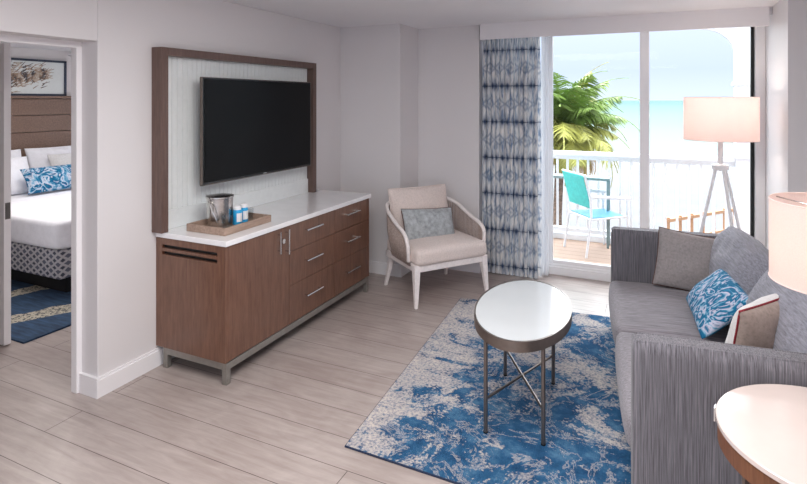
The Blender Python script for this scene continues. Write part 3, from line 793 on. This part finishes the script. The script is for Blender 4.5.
et = thing('end_table', 'round end table with cream stone top and brown apron beside the near sofa arm', 'side table', (.497, 1.965, 0))
ER = .322
bm = BM(); solid_lathe(bm, [(ER-.004, .632), (ER, .636), (ER, .649), (ER-.003, .652)], n=96); obj('table_top', bm, M['creamtop'], et, smooth=40)
bm = BM(); lathe(bm, [(ER-.005, .575), (ER-.005, .632), (ER-.03, .632), (ER-.03, .575), (ER-.005, .575)], n=96); bmesh.ops.remove_doubles(bm, verts=bm.verts[:], dist=1e-5); obj('apron', bm, M['walnut'], et, smooth=40)
for k in range(4):
    a = R(140)+k*PI/2; x, y = math.cos(a)*(ER-.04), math.sin(a)*(ER-.04)
    bm = BM(); box(bm, -.005, .005, -.016, .016, 0, .640); bm.transform(Matrix.Translation((x, y, 0)) @ Matrix.Rotation(a, 4, 'Z')); obj('leg', bm, M['bronze'], et, bevel=.001)

bm = BM(); box(bm, -.003, .003, -.014, .014, .600, .645); bm.transform(Matrix.Translation((math.cos(R(168))*(ER+.003), math.sin(R(168))*(ER+.003), 0)) @ Matrix.Rotation(R(168), 4, 'Z')); obj('bracket', bm, M['chrome'], et, bevel=.001, label='small bright metal bracket at the table edge')
tl = thing('table_lamp', 'table lamp with pale drum shade standing on the round end table', 'table lamp', (.497, 1.985, .653))
shade(tl, .176, .452, .692)
bm = BM(); solid_lathe(bm, [(.07, 0), (.07, .012), (.02, .02), (.012, .06), (.05, .12), (.062, .20), (.045, .30), (.014, .36), (.011, .50)], n=40); obj('lamp_base', bm, M['chairwhite'], tl, smooth=50)
bm = BM(); bmesh.ops.create_uvsphere(bm, u_segments=16, v_segments=10, radius=.028); o = obj('bulb', bm, M['bulb'], tl, smooth=True); o.location = (0, 0, .53)
point('table_lamp_light', (.497, 1.985, .653+.60), .5, .035, (1, .87, .77))

# ------------------------------------------------------------------ balcony and beyond
bm = BM(); box(bm, -3.2, 3.0, 5.36, 6.85, -.14, -.02); struct('floor_balcony', bm, M['deck'])
rl = thing('balcony_railing', 'white balcony railing with flat top rail and thin balusters beyond the glass', 'railing', (-.2, 6.72, -.02))
bm = BM(); box(bm, -2.6, 2.4, 6.66, 6.78, .985, 1.03); box(bm, -2.6, 2.4, 6.70, 6.74, .935, .985); obj('top_rail', bm, M['whiteout'], rl, True, bevel=.004)
bm = BM(); box(bm, -2.6, 2.4, 6.69, 6.75, .06, .115); box(bm, -2.6, 2.4, 6.66, 6.80, -.02, .045); obj('bottom_rail', bm, M['whiteout'], rl, True, bevel=.004)
k = 0; x = -1.9
while x < 1.9:
    if abs(x+.09) > .03:
        bm = BM(); box(bm, x-.0125, x+.0125, 6.708, 6.733, .11, .94); obj('baluster', bm, M['whiteout'], rl, True)
    x += .118
bm = BM(); box(bm, -.13, -.05, 6.68, 6.76, .04, .99); obj('post', bm, M['whiteout'], rl, True, bevel=.003)
cl = thing('balcony_column', 'white square balcony column with curved bracket on the right', 'column', (.85, 6.72, -.02))
bm = BM(); box(bm, .775, .96, 6.62, 6.82, -.02, 3.0); obj('shaft', bm, M['whiteout'], cl, True, bevel=.006)
bm = BM(); box(bm, .755, .98, 6.60, 6.84, 1.80, 1.84); box(bm, .755, .98, 6.60, 6.84, 1.03, 1.10); obj('collar', bm, M['whiteout'], cl, True, bevel=.004)
bm = BM(); pts = [(.776, 2.75), (.776, 2.05)]
for i in range(13):
    a = i/12*PI/2; pts.append((.776-.32*(1-math.cos(a)), 2.10+.32*math.sin(a)+.0))
pts += [(.45, 2.75)]
f0 = [bm.verts.new((px, 6.68, pz)) for px, pz in pts]; f1 = [bm.verts.new((px, 6.76, pz)) for px, pz in pts]
bm.faces.new(f0); bm.faces.new(f1[::-1])
for i in range(len(pts)): j = (i+1) % len(pts); bm.faces.new((f0[i], f0[j], f1[j], f1[i]))
obj('bracket', bm, M['whiteout'], cl, True)

# balcony chair (local: front -y)
pc = thing('balcony_chair', 'white metal balcony chair with turquoise back and blue seat', 'chair', (-.595, 6.285, -.02), R(37+90))
hw = .23
bm = BM(); o = None
for s in (-1, 1):
    bm = BM(); tube(bm, [(s*hw, .25, 0), (s*hw, .19, .42), (s*hw, .20, .64), (s*hw, .27, .88)], .0125, 8); obj('leg', bm, M['whiteout'], pc, smooth=40)
    bm = BM(); tube(bm, [(s*hw, -.25, 0), (s*hw, -.235, .60)], .0125, 8); obj('leg', bm, M['whiteout'], pc, smooth=40)
    bm = BM(); tube(bm, [(s*hw, -.27, .61), (s*hw, .20, .64)], .018, 8); obj('armrest', bm, M['whiteout'], pc, smooth=40)
bm = BM()
for y in (-.225, .19): tube(bm, [(-hw, y, .40), (hw, y, .40)], .011, 8)
for s in (-1, 1): tube(bm, [(s*(hw-.01), -.24, .415), (s*(hw-.01), .19, .395)], .011, 8)
obj('seat_frame', bm, M['whiteout'], pc, smooth=40)
bm = BM(); tube(bm, [(-hw, .265, .87), (hw, .265, .87)], .011, 8); obj('back_bar', bm, M['whiteout'], pc, smooth=40)
bm = BM(); box(bm, -hw+.02, hw-.02, -.235, .18, .408, .416); obj('seat', bm, M['bluesling'], pc, label='bright blue sling seat')
bm = BM(); box(bm, -hw+.012, hw-.012, -.004, .004, -.17, .19); bm.transform(Matrix.Translation((0, .232, .68)) @ Matrix.Rotation(R(-15), 4, 'X')); obj('backrest', bm, M['teal'], pc, label='turquoise sling backrest')
# balcony table
bt = thing('balcony_table', 'pale teal metal balcony table behind the turquoise chair', 'table', (-.80, 6.52, -.02))
bm = BM(); box(bm, -1.14, -.46, 6.43, 6.63, .735, .765); obj('table_top', bm, M['tealmetal'], bt, True, bevel=.004)
for x in (-1.12, -.48):
    for y in (6.45, 6.61):
        bm = BM(); box(bm, x-.012, x+.012, y-.012, y+.012, -.02, .735); obj('leg', bm, M['tealmetal'], bt, True)

bm = BM(); box(bm, -60, 60, 6.95, 58, -4.3, -4.0); struct('ground', bm, M['sand'])
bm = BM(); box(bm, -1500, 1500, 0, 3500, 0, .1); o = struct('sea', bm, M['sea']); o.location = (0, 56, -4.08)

# wooden boardwalk rail down on the sand
bw = thing('boardwalk_railing', 'tan wooden boardwalk railing down on the pale sand', 'railing', (2.0, 20, -4))
def P2(s): return Vector((.88+s*2.32, 23.25+s*3.15, 0))
ns = 8
for (n_, z0, z1) in (('top_rail', -2.98, -2.86), ('lower_rail', -3.75, -3.66)):
    bm = BM(); a, b_ = P2(-.2), P2(1.3); d = (b_-a).normalized(); nrm = Vector((-d.y, d.x, 0))*.06
    vs = [bm.verts.new((p+q+Vector((0, 0, z)))) for z in (z0, z1) for p, q in ((a, -nrm), (b_, -nrm), (b_, nrm), (a, nrm))]
    for f in ((3,2,1,0),(4,5,6,7),(0,1,5,4),(1,2,6,5),(2,3,7,6),(3,0,4,7)): bm.faces.new([vs[i] for i in f])
    obj(n_, bm, M['boardwalk'], bw, True)
for i in range(ns+1):
    p = P2(-.18+i*1.46/ns); bm = BM(); box(bm, p.x-.05, p.x+.05, p.y-.05, p.y+.05, -4, -2.8); obj('post', bm, M['boardwalk'], bw, True)

# palm tree
random.seed(12)
PC = Vector((-2.65, 17.3, .75))     # crown centre
pa = thing('palm_tree', 'green and straw coloured palm tree beyond the balcony', 'palm tree', (PC.x-.1, PC.y, -4))
bm = BM(); tube(bm, [(PC.x-.15, PC.y, -4), (PC.x-.12, PC.y, -2), (PC.x-.02, PC.y, PC.z-.5), (PC.x, PC.y, PC.z)], [.17, .14, .13, .16], 12)
obj('trunk', bm, M['palmtrunk'], pa, True, smooth=True)
def frond(az, el, L, droop, mat, twist):
    bm = BM(); d = Vector((math.cos(az), math.sin(az), 0)); pts = []; p = PC.copy(); e = el; n = 16
    for i in range(n+1):
        pts.append(p.copy()); p = p + (d*math.cos(e)+Vector((0, 0, math.sin(e))))*(L/n); e -= droop/n*(1+.8*i/n)
    tube(bm, pts, [.022*(1-.8*i/n)+.003 for i in range(n+1)], 5)
    side = Vector((-d.y, d.x, 0))
    for i in range(4, 2*n*2):
        s = i/(2*n*2)*n; k0 = int(s); 
        if k0 >= n: break
        q = pts[k0].lerp(pts[k0+1], s-k0); tg = (pts[k0+1]-pts[k0]).normalized(); up = side.cross(tg).normalized()
        if up.z < 0: up = -up
        ll = L*.30*math.sin(min(1, (s/n)*1.15+.12)*PI)**.6+.04
        for sg in (-1, 1):
            dirv = (side*sg*.8+tg*.62+up*random.uniform(-.35, .12)+Vector((0, 0, -.18))).normalized()
            dr2 = (dirv+Vector((0, 0, -.55))).normalized(); w_ = tg*.022
            m_ = q+dirv*ll*.5; e_ = m_+dr2*ll*.5
            vs = [bm.verts.new(v_) for v_ in (q-w_, q+w_, m_+w_, e_, m_-w_)]; bm.faces.new(vs)
    bmesh.ops.solidify(bm, geom=[], thickness=0) if False else None
    o = obj('frond', bm, mat, pa, True)
for i in range(64):
    az = i*2.39996+random.uniform(-.2, .2); lvl = i/64
    el = R(82-112*lvl+random.uniform(-8, 8)); L_ = random.uniform(2.2, 2.85)*(1 if lvl < .8 else .85)
    mat = M['foliage_a'] if lvl < .42 else (M['foliage_b'] if lvl < .82 else M['foliage_c'])
    if random.random() < .25: mat = M['foliage_b']
    frond(az, el, L_, R(random.uniform(50, 85)), mat, 0)

# ------------------------------------------------------------------ lights
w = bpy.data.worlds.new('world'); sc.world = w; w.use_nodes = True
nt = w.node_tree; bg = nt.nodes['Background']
tc = nt.nodes.new('ShaderNodeTexCoord'); sp = nt.nodes.new('ShaderNodeSeparateXYZ'); nt.links.new(tc.outputs['Generated'], sp.inputs[0])
rp_ = nt.nodes.new('ShaderNodeValToRGB'); nt.links.new(sp.outputs[2], rp_.inputs[0])
e = rp_.color_ramp.elements; e[0].position = 0; e[0].color = lin((216, 226, 246)); e[1].position = .6; e[1].color = lin((236, 240, 248))
q = e.new(.05); q.color = lin((198, 211, 242)); q = e.new(.16); q.color = lin((218, 228, 250))
nzz = nt.nodes.new('ShaderNodeTexNoise'); nzz.inputs['Scale'].default_value = 2.2; nzz.inputs['Detail'].default_value = 3
nt.links.new(tc.outputs['Generated'], nzz.inputs['Vector'])
rr = nt.nodes.new('ShaderNodeValToRGB'); nt.links.new(nzz.outputs['Fac'], rr.inputs[0]); rr.color_ramp.elements[0].position = .35; rr.color_ramp.elements[1].position = .85
mx = nt.nodes.new('ShaderNodeMix'); mx.data_type = 'RGBA'; mx.inputs[0].default_value = .15; nt.links.new(rp_.outputs[0], mx.inputs[6]); mx.inputs[7].default_value = lin((222, 236, 248))
nt.links.new(mx.outputs[2], bg.inputs[0]); 
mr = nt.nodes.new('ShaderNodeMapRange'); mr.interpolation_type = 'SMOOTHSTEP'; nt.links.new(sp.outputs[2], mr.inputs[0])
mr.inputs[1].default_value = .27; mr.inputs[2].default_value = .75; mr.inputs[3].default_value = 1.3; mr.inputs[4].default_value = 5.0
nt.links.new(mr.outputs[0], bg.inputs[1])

sun = bpy.data.lights.new('sun', 'SUN'); sun.energy = .8; sun.angle = R(3); sun.color = (1, .97, .92)
so_ = bpy.data.objects.new('sun', sun); col.objects.link(so_)
so_.rotation_euler = Vector((-.55, -.30, .78)).to_track_quat('Z', 'Y').to_euler()

haze = bpy.data.lights.new('hazy_sky_glow', 'SUN'); haze.energy = 6.8; haze.angle = R(70); haze.color = (.97, .985, 1)
ho = bpy.data.objects.new('hazy_sky_glow', haze); col.objects.link(ho)
ho.rotation_euler = Vector((-.12, .80, .60)).to_track_quat('Z', 'Y').to_euler()
def area(name, loc, size, e, c=(1, .985, .97), rot=(0, 0, 0), sy=None):
    l = bpy.data.lights.new(name, 'AREA'); l.energy = e; l.color = c; l.size = size
    if sy: l.shape = 'RECTANGLE'; l.size_y = sy
    o = bpy.data.objects.new(name, l); col.objects.link(o); o.location = loc; o.rotation_euler = rot
    return o
area('ceiling_fill_living', (-.7, 1.4, CH-.03), 1.5, 68, sy=1.5)  # soft fill added under the ceiling, no fixture here
area('ceiling_fill_entry', (-.4, -1.8, CH-.03), 1.6, 48, sy=1.6)  # unseen fill added behind the camera to brighten the foreground
area('ceiling_fill_bedroom', (-4.9, 3.0, 2.22), .9, 27, (1, .95, .9))  # added fill for the bedroom, stands for no real lamp

# ------------------------------------------------------------------ camera
cd = bpy.data.cameras.new('camera'); cam = bpy.data.objects.new('camera', cd); col.objects.link(cam)
cam.location = (0, 0, 1.65); cam.rotation_euler = (R(90), 0, R(25.05)); cd.sensor_width = 36; cd.lens = 24; cd.shift_y = -142.3/807
cd.clip_start = .05; cd.clip_end = 6000
sc.camera = cam
sc.view_settings.view_transform = 'Standard'; sc.view_settings.look = 'None'; sc.view_settings.gamma = 1; sc.view_settings.exposure = 0.1
sc.view_settings.use_curve_mapping = False
sc.cycles.use_denoising = True; sc.cycles.max_bounces = 10; sc.cycles.diffuse_bounces = 6; sc.cycles.transparent_max_bounces = 16
sc.cycles.sample_clamp_indirect = 6; sc.cycles.caustics_reflective = False; sc.cycles.caustics_refractive = False
